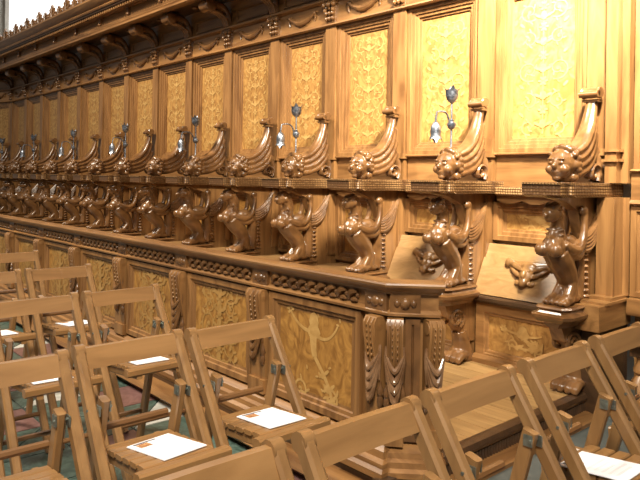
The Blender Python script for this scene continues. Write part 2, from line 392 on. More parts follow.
MASK = sculpt('misericord_mask', tilted(mk), CARVE_LT, .004, 1, .4)

ORD = ['first', 'second', 'third', 'fourth', 'fifth', 'sixth', 'seventh', 'eighth', 'ninth', 'tenth', 'eleventh', 'twelfth', 'thirteenth', 'fourteenth', 'fifteenth', 'sixteenth']
def stall_back(k, x, rz_loc=None, upper_only=False):
    loc, rz = place(x)
    if k == 0: lab = 'end stall beside the tall pilaster, its seat tipped up showing a carved mask'
    elif k == 1: lab = 'stall next to the end one, tipped-up seat and mask half behind the desk end'
    elif k == -1: lab = 'bare panelled back beyond the end divider, with no seat in front'
    else: lab = ORD[k] + ' inlaid walnut stall back, counted from the tall end pilaster'
    t = thing('choir_stall', lab, 'choir stall', loc, rz, 'inlaid stall backs in the long row' if k >= 2 else None)
    lower(t)
    ob('backing_board', BACKING, t); ob('panel_frame', UP_FRAME, t)
    ip = ob('inlay_panel', UP_PANEL, t); ob('inlay_scrollwork', ARAB_U, ip, (0, -.0025, (U_Z0 + U_Z1) / 2))
    ob('dado_board', DADO, t); ob('dado_moulding', DADO_M, t); 
    if k >= 0: ob('ledge', LEDGE, t); ob('scalloped_apron', APRON, t)
    if k in (0, 1):
        ob('lower_frame', SM_FRAME, t); lp = ob('lower_panel', SM_PANEL, t); ob('inlay_scrollwork', ARAB_S, lp, (0, -.0025, Z(-.17)))
        st = ob('tipped_up_seat', SEAT_UP, t); ob('misericord_mask', MASK, st)
    elif k >= 2:
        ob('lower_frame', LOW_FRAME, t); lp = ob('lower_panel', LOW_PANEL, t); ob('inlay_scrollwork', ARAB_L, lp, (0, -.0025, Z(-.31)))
        ob('folded_down_seat', SEAT_DOWN, t)
    if k >= 0:
        ob('seat_box_front', BOX_FRAME, t); bp = ob('seat_box_panel', BOX_PANEL, t); ob('inlay_scrollwork', ARAB_S, bp, (0, -.1825, .37))
        ob('seat_box_base', BOX_BASE, t); ob('seat_ledge', BOX_LEDGE, t)
    return t
for k in range(-1, NB + 2):
    x = -S * k - S / 2
    if k == -1: continue
    stall_back(k, x)
# the panelled back beyond the end divider: wider, plain wall of the entrance to the row
t = thing('panelled_wall_end', 'pale panelled wall section right of the tall end pilaster', 'panelling', (.178, 0, 0)); lower(t)
ob('backing_board', MB().box(.0, 1.3, .02, .05, 0, Z(1.8)).mesh('end_backing', WOOD_V, False), t)
ob('panel_frame', MB().rings(.01, 1.2, Z(.17), Z(1.368), STEP_U).mesh('end_frame', WOOD_V, False), t)
ip = ob('inlay_panel', MB().box(.08, 1.12, -.001, .02, Z(.2), Z(1.3)).mesh('end_panel', INLAY, False), t)
ob('inlay_scrollwork', ARAB_U, ip, (.32, -.0025, (U_Z0 + U_Z1) / 2))
ob('dado_board', MB().box(0, 1.2, -.05, 0, Z(.0), Z(.155)).mesh('end_dado', WOOD_H, False), t)
ob('dado_moulding', MB().prism_x([(0, Z(.155)), (-.06, Z(.155)), (-.07, Z(.162)), (-.06, Z(.172)), (0, Z(.172))], 0, 1.2).mesh('end_dado_moulding', WOOD_H), t)
ob('lower_rail', MB().prism_x([(0, Z(-.03)), (-.06, Z(-.03)), (-.07, Z(-.02)), (-.06, Z(0)), (0, Z(0))], 0, 1.2).mesh('end_rail', WOOD_H), t)
ob('lower_frame', MB().rings(0, 1.2, .70, Z(-.035), STEP_U[:6] + [(.056, -.028)]).mesh('end_lower_frame', WOOD_V, False), t)
ob('lower_panel', MB().box(.05, 1.15, -.028, .02, .72, Z(-.08)).mesh('end_lower_panel', WOOD_V, False), t)
ob('sill_board', MB().prism_x([(0, .60), (-.08, .60), (-.09, .62), (-.08, .69), (0, .70)], 0, 1.2).mesh('end_sill', WOOD_H), t)

# low bench past the end divider: board, moulded edge, turned bulb foot, lion paw
t = thing('low_bench', 'low bench with bulbous turned foot beyond the end stall', 'bench', (.27, 0, 0)); lower(t)
ob('bench_top', MB().prism_x([(-.02, .50), (-.34, .50), (-.36, .512), (-.36, .532), (-.34, .545), (-.02, .545)], 0, 1.2).mesh('bench_top', WOOD_H), t)
ob('bench_apron', MB().box(0.02, 1.15, -.31, -.285, .44, .5).mesh('bench_apron', DARK, False), t)  # dark colour stands in for the shadow under the bench top
ob('bench_back', MB().box(.0, 1.2, -.06, -.03, .0, .5).mesh('bench_back', DARK, False), t)  # dark board painted as the shadow beneath the bench
for fx in (.07, 1.1):
    ob('turned_foot', MB().lathe([(.035, 0), (.05, .012), (.05, .03), (.03, .05), (.045, .08), (.075, .14), (.085, .2), (.078, .26), (.05, .32), (.032, .345), (.045, .36), (.045, .38), (.03, .4), (.03, .44)], (fx, -.27, 0), 16).mesh('turned_foot', WOOD_V), t)

# ------------------------------------------------------------------ stall dividers: pilaster, side panel, arm rest, harpy, cherub with wing
ARM0, ARM1 = Z(.012), Z(.092)
PIL = MB().box(-.056, .056, -.068, 0, Z(.29), Z(1.368)).box(-.062, .062, -.078, 0, Z(.262), Z(.29)).box(-.056, .056, -.066, 0, Z(.09), Z(.25)).box(-.068, .068, -.086, 0, Z(.25), Z(.264)).mesh('pilaster', WOOD_V, False)
SIDE = MB().prism_x([(0, PLAT), (-.20, PLAT), (-.20, .58), (-.27, .62), (-.26, .72), (-.25, .9), (-.27, 1.05), (-.32, 1.18), (-.46, 1.235), (-.56, ARM0), (0, ARM0)], -.028, .028).mesh('side_panel', WOOD_V, False)
POSTB = MB().box(-.045, .045, -.10, 0, .70, ARM0).mesh('rear_post', WOOD_V, False)
half = [(.118, 0), (.112, -.06), (.098, -.18), (.092, -.32), (.092, -.46), (.094, -.505), (.112, -.515), (.120, -.535), (.116, -.56), (.104, -.572), (.104, -.58), (.100, -.635)]
arm_out = half + [(-x, y) for x, y in half[::-1]]
def scaled(o, s_, dy=0): return [(x * s_, min(0, y * s_ + dy)) for x, y in o]
am = MB(); lay = [(ARM0, .94), (ARM0 + .010, .985), (ARM0 + .013, 1.0), (ARM1 - .013, 1.0), (ARM1 - .010, 1.012), (ARM1 - .003, 1.012), (ARM1, .99)]
k = len(arm_out); P = []
for z_, s_ in lay: P += [(x, y, z_) for x, y in scaled(arm_out, s_)]
am.add(P, [(i * k + j, i * k + (j + 1) % k, (i + 1) * k + (j + 1) % k, (i + 1) * k + j) for i in range(len(lay) - 1) for j in range(k)] + [tuple(range(k))[::-1], tuple(range((len(lay) - 1) * k, len(lay) * k))])
ARM = am.mesh('arm_rest', EDGE, True, angle=30)

def harpy():
    g = MB()
    # chest, breasts, belly sweeping back into one heavy leg
    g.ell((0, -.50, .985), (.058, .070, .072)); g.ell((0, -.475, 1.035), (.048, .055, .05))
    for s_ in (-1, 1): g.ell((s_ * .036, -.555, .975), (.034, .034, .036))
    g.tube([(0, -.49, .965), (0, -.44, .905), (0, -.385, .845), (0, -.355, .785), (0, -.355, .70)], [.066, .066, .058, .05, .05], 12)
    g.ell((0, -.335, .70), (.05, .07, .03))
    for s_ in (-1, 1):                        # paws with toes
        g.ell((s_ * .032, -.425, .700), (.031, .06, .030)); g.tube([(s_ * .03, -.42, .71), (s_ * .025, -.375, .77), (s_ * .018, -.37, .83)], [.027, .026, .03], 8)
        for q in (-1, 0, 1): g.ell((s_ * .034 + q * .022, -.482 + abs(q) * .010, .690), (.0105, .026, .020))
    # arched neck, head with hooked nose, mane down the nape
    g.tube([(0, -.485, 1.03), (0, -.468, 1.08), (0, -.478, 1.12), (0, -.505, 1.15)], [.045, .037, .032, .032], 10)
    g.ell((0, -.530, 1.165), (.040, .050, .045)); g.ell((0, -.548, 1.140), (.024, .026, .02))
    g.tube([(0, -.562, 1.172), (0, -.585, 1.160), (0, -.590, 1.144)], [.015, .012, .006], 8)
    for s_ in (-1, 1):
        g.ell((s_ * .019, -.562, 1.183), (.013, .010, .007)); g.ell((s_ * .036, -.51, 1.165), (.012, .016, .022))
        g.tube([(s_ * .018, -.55, 1.200), (s_ * .028, -.52, 1.212), (s_ * .020, -.485, 1.208)], [.012, .013, .009], 6)
    g.tube([(0, -.545, 1.205), (0, -.505, 1.212), (0, -.465, 1.175), (0, -.44, 1.12), (0, -.435, 1.06)], [.014, .022, .024, .022, .018], 8)
    for i in range(3): g.tube([(-.046, -.50 + .006 * i, 1.03 + .026 * i), (0, -.535 + .012 * i, 1.012 + .028 * i), (.046, -.50 + .006 * i, 1.03 + .026 * i)], .008, 6)
    for s_ in (-1, 1):                        # wing shoulder curling up into a knob
        g.tube(bez((s_ * .048, -.49, 1.01), (s_ * .062, -.40, .93), (s_ * .055, -.28, .96), 10, p3=(s_ * .045, -.285, 1.16)), [.022, .028, .031, .031, .029, .026, .024, .022, .020, .019, .019], 8)
        g.ell((s_ * .044, -.292, 1.178), (.022, .031, .029))
        g.tube(bez((s_ * .046, -.45, .96), (s_ * .058, -.36, .90), (s_ * .045, -.30, .96), 6), [.016, .02, .022, .022, .02, .018, .016], 8)
    g.ell((0, -.36, .98), (.042, .085, .07))
    g.tube([(0, -.28, .69), (0, -.27, .80), (0, -.275, .90), (0, -.30, .98)], [.045, .044, .044, .046], 8)
    return sculpt('harpy', g, CARVE, .0045, 2, .35)
HARPY = harpy()
bd = MB()
for i in range(9):
    t_ = i / 8; bd.ell((0, -.226 - .008 * math.sin(t_ * PI), .700 + .265 * t_), (.052 - .006 * t_, .030, .0185), u=10, v=6)
BEADS = bd.mesh('beaded_tail', CARVE)
wg = MB()
for s_ in (-1, 1):
    for i in range(5):
        z1 = 1.235 - .035 * i
        wg.tube(bez((s_ * .032, -.27, 1.03 - .018 * i), (s_ * .045, -.18, 1.035 - .022 * i), (s_ * .03, -.065 - .012 * i, z1), 8), [.016, .019, .02, .02, .02, .019, .018, .015, .01], 6)
HWING = wg.mesh('harpy_wing', CARVE)
PED = MB()
def ped_layer(z, e): return [(-.09 - e, -.25, z), (.09 + e, -.25, z), (.09 + e, -.49 - e, z), (.062 + e, -.535 - e, z), (-.062 - e, -.535 - e, z), (-.09 - e, -.49 - e, z)]
lays = [(z_ - .062, e) for z_, e in [(.62, -.035), (.645, -.02), (.655, .0), (.675, .018), (.69, .02), (.70, .0), (.712, -.008), (.726, .004), (.735, -.004)]]
P = []
for z_, e in lays: P += ped_layer(z_, e)
PED.add(P, [(i * 6 + j, i * 6 + (j + 1) % 6, (i + 1) * 6 + (j + 1) % 6, (i + 1) * 6 + j) for i in range(len(lays) - 1) for j in range(6)] + [tuple(range(6))[::-1], tuple(range((len(lays) - 1) * 6, len(lays) * 6))])
PEDM = PED.mesh('pedestal', CARVE, True, angle=20)
lw = MB().prism_x([(-.19, PLAT + .12), (-.30, PLAT + .13), (-.33, PLAT + .2), (-.37, PLAT + .26), (-.44, PLAT + .30), (-.48, .56), (-.19, .56)], -.035, .035)
LOWB = lw.mesh('scrolled_bracket', WOOD_V, False)
vl = MB()
for s_ in (-1, 1):
    pts = []
    for i in range(25):
        t_ = i / 24; r = .062 * (1 - .8 * t_); a = -1.2 + t_ * 2 * PI * 1.7
        pts.append((s_ * .036, -.37 + r * math.cos(a) * 1.25, .465 + r * math.sin(a)))
    vl.tube(pts, [.012] * 25, 6)
VOL = vl.mesh('bracket_volute', CARVE)
pw_ = MB()
for q in range(4):
    xx = -.048 + q * .032
    pw_.tube([(xx, -.29, PLAT + .05), (xx * 1.15, -.345, PLAT + .052), (xx * 1.2, -.375, PLAT + .03), (xx * 1.2, -.385, PLAT + .008)], [.022, .024, .022, .013], 8)
pw_.tube([(0, -.24, PLAT + .012), (0, -.27, PLAT + .07), (0, -.28, PLAT + .14), (0, -.30, PLAT + .2)], [.06, .062, .05, .045], 12)
pw_.ell((0, -.30, PLAT + .045), (.066, .055, .045))
PAW = sculpt('lion_paw', pw_, CARVE, .006, 2, .4)

def cherub_head():
    g = MB(); c = Vector((0, -.43, ARM1 + .098)); K = .98
    def e(p, r, **k): g.ell(c + Vector((p[0] * K, p[1] * K, p[2] * K * 1.05)), [q * K for q in (r if isinstance(r, tuple) else (r, r, r))], **k)
    e((0, .0, .005), (.070, .078, .080)); e((0, -.028, -.035), (.055, .05, .048))
    for s_ in (-1, 1):
        e((s_ * .036, -.048, -.028), (.028, .028, .028)); e((s_ * .027, -.066, .006), (.013, .009, .008)); e((s_ * .027, -.066, .026), (.021, .010, .006))
        e((s_ * .070, .008, -.005), (.012, .02, .024))
    e((0, -.083, -.012), (.013, .018, .018)); e((0, -.068, .012), (.009, .014, .024))
    e((0, -.070, -.042), (.024, .012, .007)); e((0, -.066, -.054), (.019, .012, .007)); e((0, -.056, -.074), (.022, .02, .016))
    e((0, .02, -.06), (.05, .06, .05))
    r = random.Random(5)
    for i in range(46):                      # curls of hair
        ph = r.uniform(0, 2 * PI); th = r.uniform(.0, 1.25)
        d = Vector((math.sin(th) * math.cos(ph), math.sin(th) * math.sin(ph), math.cos(th)))
        if d.y < -.15 and d.z < .80: continue
        e((d.x * .074, d.y * .082 + .006, d.z * .082 + .010), r.uniform(.014, .022), u=8, v=6)
    for s_ in (-1, 1):
        for zz in (.0, -.03, .03): e((s_ * .068, .035, zz), (.02, .024, .02), u=8, v=6)
    return sculpt('cherub_head', g, CARVE, .0045, 2, .4)
HEAD = cherub_head()
def cherub_wing():
    g = MB(); a = ARM1
    tops = [((0, -.43, a + .165), (0, -.27, a + .150), (0, -.155, a + .26), (0, -.125, a + .47)),
            ((0, -.44, a + .125), (0, -.27, a + .105), (0, -.145, a + .19), (0, -.108, a + .38)),
            ((0, -.45, a + .085), (0, -.27, a + .065), (0, -.135, a + .13), (0, -.098, a + .29)),
            ((0, -.44, a + .045), (0, -.27, a + .035), (0, -.135, a + .08), (0, -.095, a + .21))]
    for i, (p0, p1, p2, p3) in enumerate(tops):
        pts = bez(p0, p1, p2, 12, p3=p3)
        rr = [.026 + .008 * math.sin(PI * j / 12) - .006 * (j / 12) for j in range(13)]
        P = MB().tube(pts, rr, 10, squash=(0, 1.55 - .12 * i)); g.add(P.v, P.f)
    # inner web so that the feathers hold together
    g.prism_x([(-.46, a + .03), (-.44, a + .16), (-.30, a + .155), (-.20, a + .24), (-.14, a + .40), (-.115, a + .36), (-.10, a + .2), (-.16, a + .10), (-.28, a + .035)], -.022, .022)
    # curls of hair and shoulder just behind the head
    for zz, yy in ((.17, -.41), (.12, -.385), (.07, -.385), (.03, -.40)):
        g.ell((.045, yy, a + zz), (.024, .03, .028)); g.ell((-.045, yy, a + zz), (.024, .03, .028))
    return sculpt('cherub_wing', g, CARVE, .0055, 1, .45)
WING = cherub_wing()
sr = MB()                                     # rolled scroll that ends the wing
a = ARM1
rot90 = Matrix.Rotation(PI / 2, 4, 'Y')
sr.lathe([(.012, -.050), (.03, -.050), (.036, -.043), (.030, -.034), (.032, 0), (.030, .034), (.036, .043), (.03, .050), (.012, .050)], (0, -.128, a + .515), 14, rot90)
sr.lathe([(.02, -.05), (.02, .05)], (0, -.158, a + .505), 10, rot90)
sr.box(-.042, .042, -.152, -.102, a + .462, a + .476)
SCROLL = sr.mesh('wing_scroll', CARVE)
cv = MB(); pts = []
for i in range(22):
    t_ = i / 21; r = .052 * (1 - .75 * t_); an = -.4 + t_ * 2 * PI * 1.35
    pts.append((0, -.125 + r * math.cos(an), a + .058 + r * math.sin(an)))
cv.tube(pts, [.016 - .005 * i / 21 for i in range(22)], 8, squash=(0, 2.4)); cv.tube([(0, -.09, a + .01), (0, -.075, a + .05), (0, -.072, a + .12), (0, -.09, a + .2)], [.016, .017, .016, .012], 8, squash=(0, 2.2))
CURL = cv.mesh('rear_volute', CARVE)

def divider(n, x):
    loc, rz = place(x)
    lamp = n % 2 == 1
    if n == 0: lab = 'end stall divider with arm rest, cherub and harpy beside the tall pilaster'
    elif n == 1: lab = 'lamp-bearing stall divider between the two tipped-up seats with carved masks'
    elif n == 2: lab = 'lampless stall divider at the far side of the half-hidden tipped-up seat'
    elif lamp: lab = ORD[n] + ' carved cherub-and-harpy divider from the tall end pilaster, carrying an iron lamp'
    else: lab = ORD[n] + ' carved cherub-and-harpy divider from the tall end pilaster, without lamp'
    t = thing('stall_divider', lab, 'stall divider', loc, rz, None if n < 3 else ('dividers that carry lamps' if lamp else 'dividers without lamps'))
    lower(t)
    ob('pilaster', PIL, t); ob('side_panel', SIDE, t); ob('rear_post', POSTB, t); ob('arm_rest', ARM, t)
    h = ob('harpy', HARPY, t); ob('beaded_tail', BEADS, h); ob('harpy_wing', HWING, h)
    ob('pedestal', PEDM, t); b = ob('scrolled_bracket', LOWB, t); ob('bracket_volute', VOL, b); ob('lion_paw', PAW, t)
    hd = ob('cherub_head', HEAD, t); wn = ob('cherub_wing', WING, t); ob('wing_scroll', SCROLL, wn); ob('rear_volute', CURL, wn)
    return t
for n in range(0, NB + 2):
    x = -S * n
    d = divider(n, x)
    if n == 0: END = d
# the end divider carries a taller pilaster on its outer side and a stepped plinth
ob('end_pilaster', MB().box(.075, .135, -.13, .0, ARM1, Z(1.368)).box(.135, .172, -.075, 0, ARM1, Z(1.368)).box(.065, .15, -.145, 0, ARM1 + .12, ARM1 + .135).box(.065, .15, -.14, 0, ARM1 + .175, ARM1 + .19).mesh('end_pilaster', WOOD_V, False), END)
ob('end_post', MB().box(.05, .14, -.16, .0, .70, ARM0).box(.14, .172, -.05, 0, .70, ARM0).mesh('end_post', WOOD_V, False), END)
ob('post_plinth', MB().box(.045, .165, -.36, 0, .54, .675).box(.03, .172, -.30, 0, .675, .688).box(.04, .16, -.22, 0, .688, .705).mesh('post_plinth', WOOD_Y, False), END)
ob('plinth_base', MB().box(.045, .15, -.30, 0, PLAT - .1, .54).mesh('plinth_base', DARK, False), END)

# ------------------------------------------------------------------ two-branched iron lamps on every other divider
cup = [(.006, 0), (.014, .004), (.030, .022), (.038, .048), (.036, .066), (.040, .078), (.034, .074), (.028, .05)]
def petals(mb, c, up_, r, zt):
    for q in range(4):
        an = PI / 4 + q * PI / 2; cx_, cy_ = math.cos(an), math.sin(an)
        p = [Vector((cx_ * r * .9 - cy_ * .017, cy_ * r * .9 + cx_ * .017, zt)), Vector((cx_ * r * .9 + cy_ * .017, cy_ * r * .9 - cx_ * .017, zt)), Vector((cx_ * r * 1.35, cy_ * r * 1.35, zt + .034)),
             Vector((cx_ * r * .72, cy_ * r * .72, zt))]
        mb.add([Vector(c) + Vector((v.x, v.y, v.z * up_)) for v in p], [(0, 1, 2), (0, 2, 3), (1, 3, 2), (0, 3, 1)])
LB = ARM1 + .155
L_STEM = MB().lathe([(.022, 0), (.022, .006), (.010, .014), (.0055, .03), (.0055, .33)], (0, 0, 0), 10).mesh('lamp_stem', IRON)
L_KNOB = MB().lathe([(.006, -.028), (.018, -.02), (.026, -.002), (.024, .012), (.012, .02), (.015, .03), (.006, .034)], (0, 0, .20), 12).mesh('lamp_knob', IRON)
c_ = MB().lathe(cup, (0, 0, .325), 14); petals(c_, (0, 0, .325), 1, .038, .072); c_.ell((0, 0, .385), (.026, .026, .02)); L_CUP = c_.mesh('lamp_cup', IRON)
L_ARM = MB().tube([(0, 0, .19)] + bez((0, -.015, .19), (0, -.03, .285), (0, -.075, .275), 8, p3=(0, -.135, .265)) + [(0, -.145, .225), (0, -.145, .205)], .0055, 8).mesh('lamp_arm', IRON)
c_ = MB().lathe([(.006, .0), (.016, -.008), (.028, -.03), (.031, -.06), (.028, -.078), (.036, -.098), (.03, -.095), (.022, -.06)], (0, -.145, .21), 14); petals(c_, (0, -.145, .21), -1, .033, .09); L_BELL = c_.mesh('lamp_bell', IRON)
for n in range(1, NB + 2, 2):
    x = -S * n
    loc, rz = place(x)
    r_ = Matrix.Rotation(rz, 3, 'Z') @ Vector((0, -.40, 0))
    t = thing('branched_lamp', 'grey iron lamp between the two tipped-up seats, tulip cup and hanging bell' if n == 1 else ORD[n // 2] + ' grey iron tulip-cup lamp along the stalls, counted from the tall end pilaster', 'lamp', (loc[0] + r_.x, loc[1] + r_.y, 1.362), rz, None if n == 1 else 'iron lamps along the stalls')
    ob('stem', L_STEM, t); ob('knob', L_KNOB, t); ob('tulip_cup', L_CUP, t); ob('arm', L_ARM, t); ob('hanging_bell', L_BELL, t)

# ------------------------------------------------------------------ frieze and cornice over the stalls
XR = 1.5
def two_runs(name, prof, material, parent, smooth=True):
    a_ = ob(name, MB().prism_x(prof, BEND, XR).mesh(name, material, smooth), parent)
    b_ = MB().prism_x(prof, -2.2, 0.12).mesh(name, material, smooth)
    return a_, ob(name, b_, parent, (BEND, 0, 0), (0, 0, CANT))
co = thing('carved_cornice', 'carved walnut frieze and overhanging cornice running above the stall backs', 'cornice'); lower(co)
def zs2(p): return [(y, Z(z + .085)) for y, z in p]
def zs(p): return [(y, Z(z)) for y, z in p]
two_runs('frieze_board', zs([(0, 1.366), (-.056, 1.366), (-.056, 1.58), (0, 1.58)]), WOOD_H, co, False)
two_runs('architrave_moulding', zs([(0, 1.366), (-.08, 1.366), (-.092, 1.374), (-.088, 1.386), (-.07, 1.394), (-.056, 1.398), (0, 1.398)]), WOOD_H, co)
two_runs('upper_moulding', zs([(0, 1.57), (-.07, 1.57), (-.095, 1.585), (-.095, 1.60), (-.075, 1.612), (0, 1.615)]), WOOD_H, co)
two_runs('attic_board', zs([(0, 1.61), (-.045, 1.61), (-.05, 1.76), (-.09, 1.855), (0, 1.88)]), WOOD_H, co)
two_runs('soffit', zs2([(0, 1.77), (-.40, 1.755), (-.40, 1.80), (0, 1.82)]), DARK, co, False)  # shade under the overhang put into the colour
two_runs('corona', zs2([(-.34, 1.745), (-.41, 1.735), (-.43, 1.745), (-.43, 1.765), (-.415, 1.772), (-.425, 1.79), (-.412, 1.80), (-.42, 1.82), (-.40, 1.83), (-.385, 1.835), (-.34, 1.835)]), WOOD_H, co)
two_runs('upper_band', zs2([(-.2, 1.83), (-.385, 1.83), (-.375, 1.95), (-.2, 1.95)]), WOOD_H, co, False)
two_runs('dentil_soffit', zs2([(-.2, 1.95), (-.50, 1.965), (-.50, 1.99), (-.2, 1.99)]), DARK, co, False)  # dark colour paints in the shade below the top cornice
two_runs('top_cornice', zs2([(-.2, 1.985), (-.515, 1.985), (-.525, 2.0), (-.52, 2.015), (-.545, 2.035), (-.565, 2.06), (-.585, 2.085), (-.585, 2.105), (-.56, 2.112), (-.2, 2.112)]), WOOD_H, co)
# dentils under the top cornice
dn = MB()
for i in range(int((XR - BEND) / .055)):
    x = BEND + i * .055; dn.box(x, x + .03, -.485, -.38, Z(2.015), Z(2.052))
o = ob('dentils', dn.mesh('dentils', WOOD_H, False), co); o['kind'] = 'stuff'
# scrolled consoles, capitals, band brackets
cg = MB()
cg.tube(bez((0, -.06, Z(1.60)), (0, -.075, Z(1.775)), (0, -.15, Z(1.825)), 10, p3=(0, -.29, Z(1.790))), [.026, .03, .034, .036, .038, .04, .042, .044, .046, .048, .048], 10, squash=(0, 1.25))
m9 = Matrix.Rotation(PI / 2, 4, 'Y')
cg.lathe([(.02, -.068), (.052, -.066), (.064, -.055), (.058, -.03), (.060, 0), (.058, .03), (.064, .055), (.052, .066), (.02, .068)], (0, -.30, Z(1.775)), 16, m9)
for q in (-1, 0, 1): cg.tube(bez((q * .03, -.09, Z(1.60)), (q * .035, -.12, Z(1.735)), (q * .03, -.25, Z(1.730)), 8), [.014] * 9, 6)
CONSOLE = sculpt('scrolled_console', cg, CARVE, .008, 2, .5)
cp = MB().box(-.05, .05, -.075, -.05, Z(1.395), Z(1.575)).box(-.066, .066, -.10, -.05, Z(1.55), Z(1.572))
for q in (-1, 0, 1):
    for zz in (1.43, 1.475, 1.52):
        cp.ell((q * .034, -.082, Z(zz)), (.017, .018, .019), u=8, v=6)
for s_ in (-1, 1): cp.ell((s_ * .05, -.095, Z(1.545)), (.022, .022, .022), u=8, v=6); cp.ell((s_ * .045, -.09, Z(1.50)), (.016, .018, .02), u=8, v=6)
cp.ell((0, -.10, Z(1.545)), (.02, .02, .022), u=8, v=6)
CAP = cp.mesh('carved_capital', CARVE)
bk = MB().box(-.022, .022, -.405, -.38, Z(1.935), Z(2.01)).box(-.034, .034, -.415, -.38, Z(2.01), Z(2.033)).ell((0, -.405, Z(1.945)), (.02, .016, .02), u=8, v=6)
BRK = bk.mesh('band_bracket', CARVE)
gr = MB()
pts = [(-.15 + .3 * i / 14, -.066, Z(1.515) - .06 * math.sin(PI * i / 14)) for i in range(15)]
gr.tube(pts, [.009 + .013 * math.sin(PI * i / 14) + (.004 if i % 2 else 0) for i in range(15)], 8)
for s_ in (-1, 1):
    gr.ell((s_ * .15, -.066, Z(1.52)), .017, u=8, v=6); gr.tube([(s_ * .15, -.064, Z(1.52)), (s_ * .165, -.062, Z(1.485)), (s_ * .155, -.062, Z(1.45))], [.008, .011, .004], 6)
    gr.tube([(s_ * .15, -.064, Z(1.52)), (s_ * .175, -.062, Z(1.53)), (s_ * .19, -.062, Z(1.515))], [.008, .009, .004], 6)
SWAG = gr.mesh('fruit_swag', CARVE)
ATT = MB().rings(-.24, .24, Z(1.635), Z(1.76), [(0, -.05), (0, -.062), (.012, -.062), (.016, -.052)]).mesh('attic_panel', WOOD_H, False)
ROS = MB().ell((0, 0, 0), (.03, .03, .016), u=10, v=6).mesh('soffit_rosette', CARVE)
for n in range(0, NB + 2):
    x = -S * n
    loc, rz = place(x)
    for nm, me in (('scrolled_console', CONSOLE), ('carved_capital', CAP), ('band_bracket', BRK)): ob(nm, me, co, loc, (0, 0, rz))
    x = -S * n - S / 2
    loc, rz = place(x)
    for nm, me in (('fruit_swag', SWAG), ('attic_panel', ATT)): ob(nm, me, co, loc, (0, 0, rz))
    r_ = Matrix.Rotation(rz, 3, 'Z') @ Vector((0, -.22, 0))
    ob('soffit_rosette', ROS, co, (loc[0] + r_.x, loc[1] + r_.y, Z(1.837)))
# pierced cresting: leafy finials along the top
def finial(h, wd):
    g = MB(); b = Z(2.193); y = -.535
    g.prism_y([(-wd, b), (wd, b), (wd * .9, b + .25 * h), (wd * 1.05, b + .42 * h), (wd * .62, b + .55 * h), (wd * .7, b + .70 * h), (wd * .3, b + .82 * h), (0, b + h), (-wd * .3, b + .82 * h), (-wd * .7, b + .70 * h), (-wd * .62, b + .55 * h), (-wd * 1.05, b + .42 * h), (-wd * .9, b + .25 * h)], y - .012, y + .012)
    g.tube([(0, y - .015, b), (0, y - .018, b + h * .9)], [.014, .004], 6)
    for s_ in (-1, 1):
        g.tube(bez((0, y - .01, b + .1 * h), (s_ * wd, y - .015, b + .2 * h), (s_ * wd * .95, y - .01, b + .42 * h), 5), .009, 6)
        g.tube(bez((0, y - .01, b + .4 * h), (s_ * wd * .6, y - .015, b + .5 * h), (s_ * wd * .6, y - .01, b + .7 * h), 5), .008, 6)
    return g.mesh('cresting_finial', CARVE)
FB, FS_ = finial(.19, .105), finial(.135, .080)
i = 0; x = -3.2
while x > BEND - 1.6:
    loc, rz = place(x); ob('cresting_finial', FB if i % 2 else FS_, co, loc, (0, 0, rz)); x -= S / 3; i += 1
two_runs('cresting_base', zs2([(-.51, 2.108), (-.56, 2.108), (-.56, 2.128), (-.545, 2.14), (-.525, 2.14), (-.51, 2.128)]), CARVE, co)

# ------------------------------------------------------------------ front desk
DY = -1.685; DT = .8685                      # front plane, top height
DX0 = -.069                                     # corner pilaster
NDB = 13
dk = thing('choir_desk', 'long walnut desk front with inlaid panels and drapery-carved pilasters', 'desk', (0, DY, 0))
C1 = (DX0 + .07, 0.0); C2 = (DX0 + .195, .105)            # canted end: front corner, back corner
def out(e, z):                                 # plan outline of the desk grown by e
    return [(-9.9, -e), (C1[0] + e * .42, -e), (C2[0] + e * .9, C2[1] - e * .35), (C2[0] + e * .5 - .035, C2[1] + .035 + e * .3), (C1[0] - .03, .02 + e * .1), (-9.9, .02 + e * .1)]
def layered(lays, name, material, smooth=True, angle=25):
    m_ = MB(); P = []; k = 6
    for z_, e in lays: P += [(x, y, z_) for x, y in out(e, z_)]
    m_.add(P, [(i * k + j, i * k + (j + 1) % k, (i + 1) * k + (j + 1) % k, (i + 1) * k + j) for i in range(len(lays) - 1) for j in range(k)] + [tuple(range(k))[::-1], tuple(range((len(lays) - 1) * k, len(lays) * k))])
    return ob(name, m_.mesh(name, material, smooth, angle=angle), dk)
ZF1, ZF0 = DT - .045, DT - .112                # carved frieze band
ZP0 = PLAT + .095                              # bottom of the panel zone
layered([(DT - .045, .028), (DT - .036, .034), (DT - .028, .048), (DT - .016, .060), (DT - .008, .062), (DT - .002, .058), (DT, .046)], 'desk_top', WOOD_H)
layered([(ZF0, .014), (ZF1, .014)], 'frieze_board', WOOD_H, False)
layered([(ZF0 - .016, .014), (ZF0 - .012, .034), (ZF0 - .003, .036), (ZF0 + .004, .020), (ZF0 + .008, .014)], 'frieze_moulding', WOOD_H)
layered([(PLAT, .004), (ZF0 - .01, .004)], 'carcass', WOOD_V, False)
layered([(PLAT - .002, .085), (PLAT + .018, .085), (PLAT + .028, .068), (PLAT + .048, .066), (PLAT + .056, .05), (PLAT + .075, .046), (PLAT + .088, .026), (PLAT + .095, .012)], 'plinth_moulding', WOOD_H)
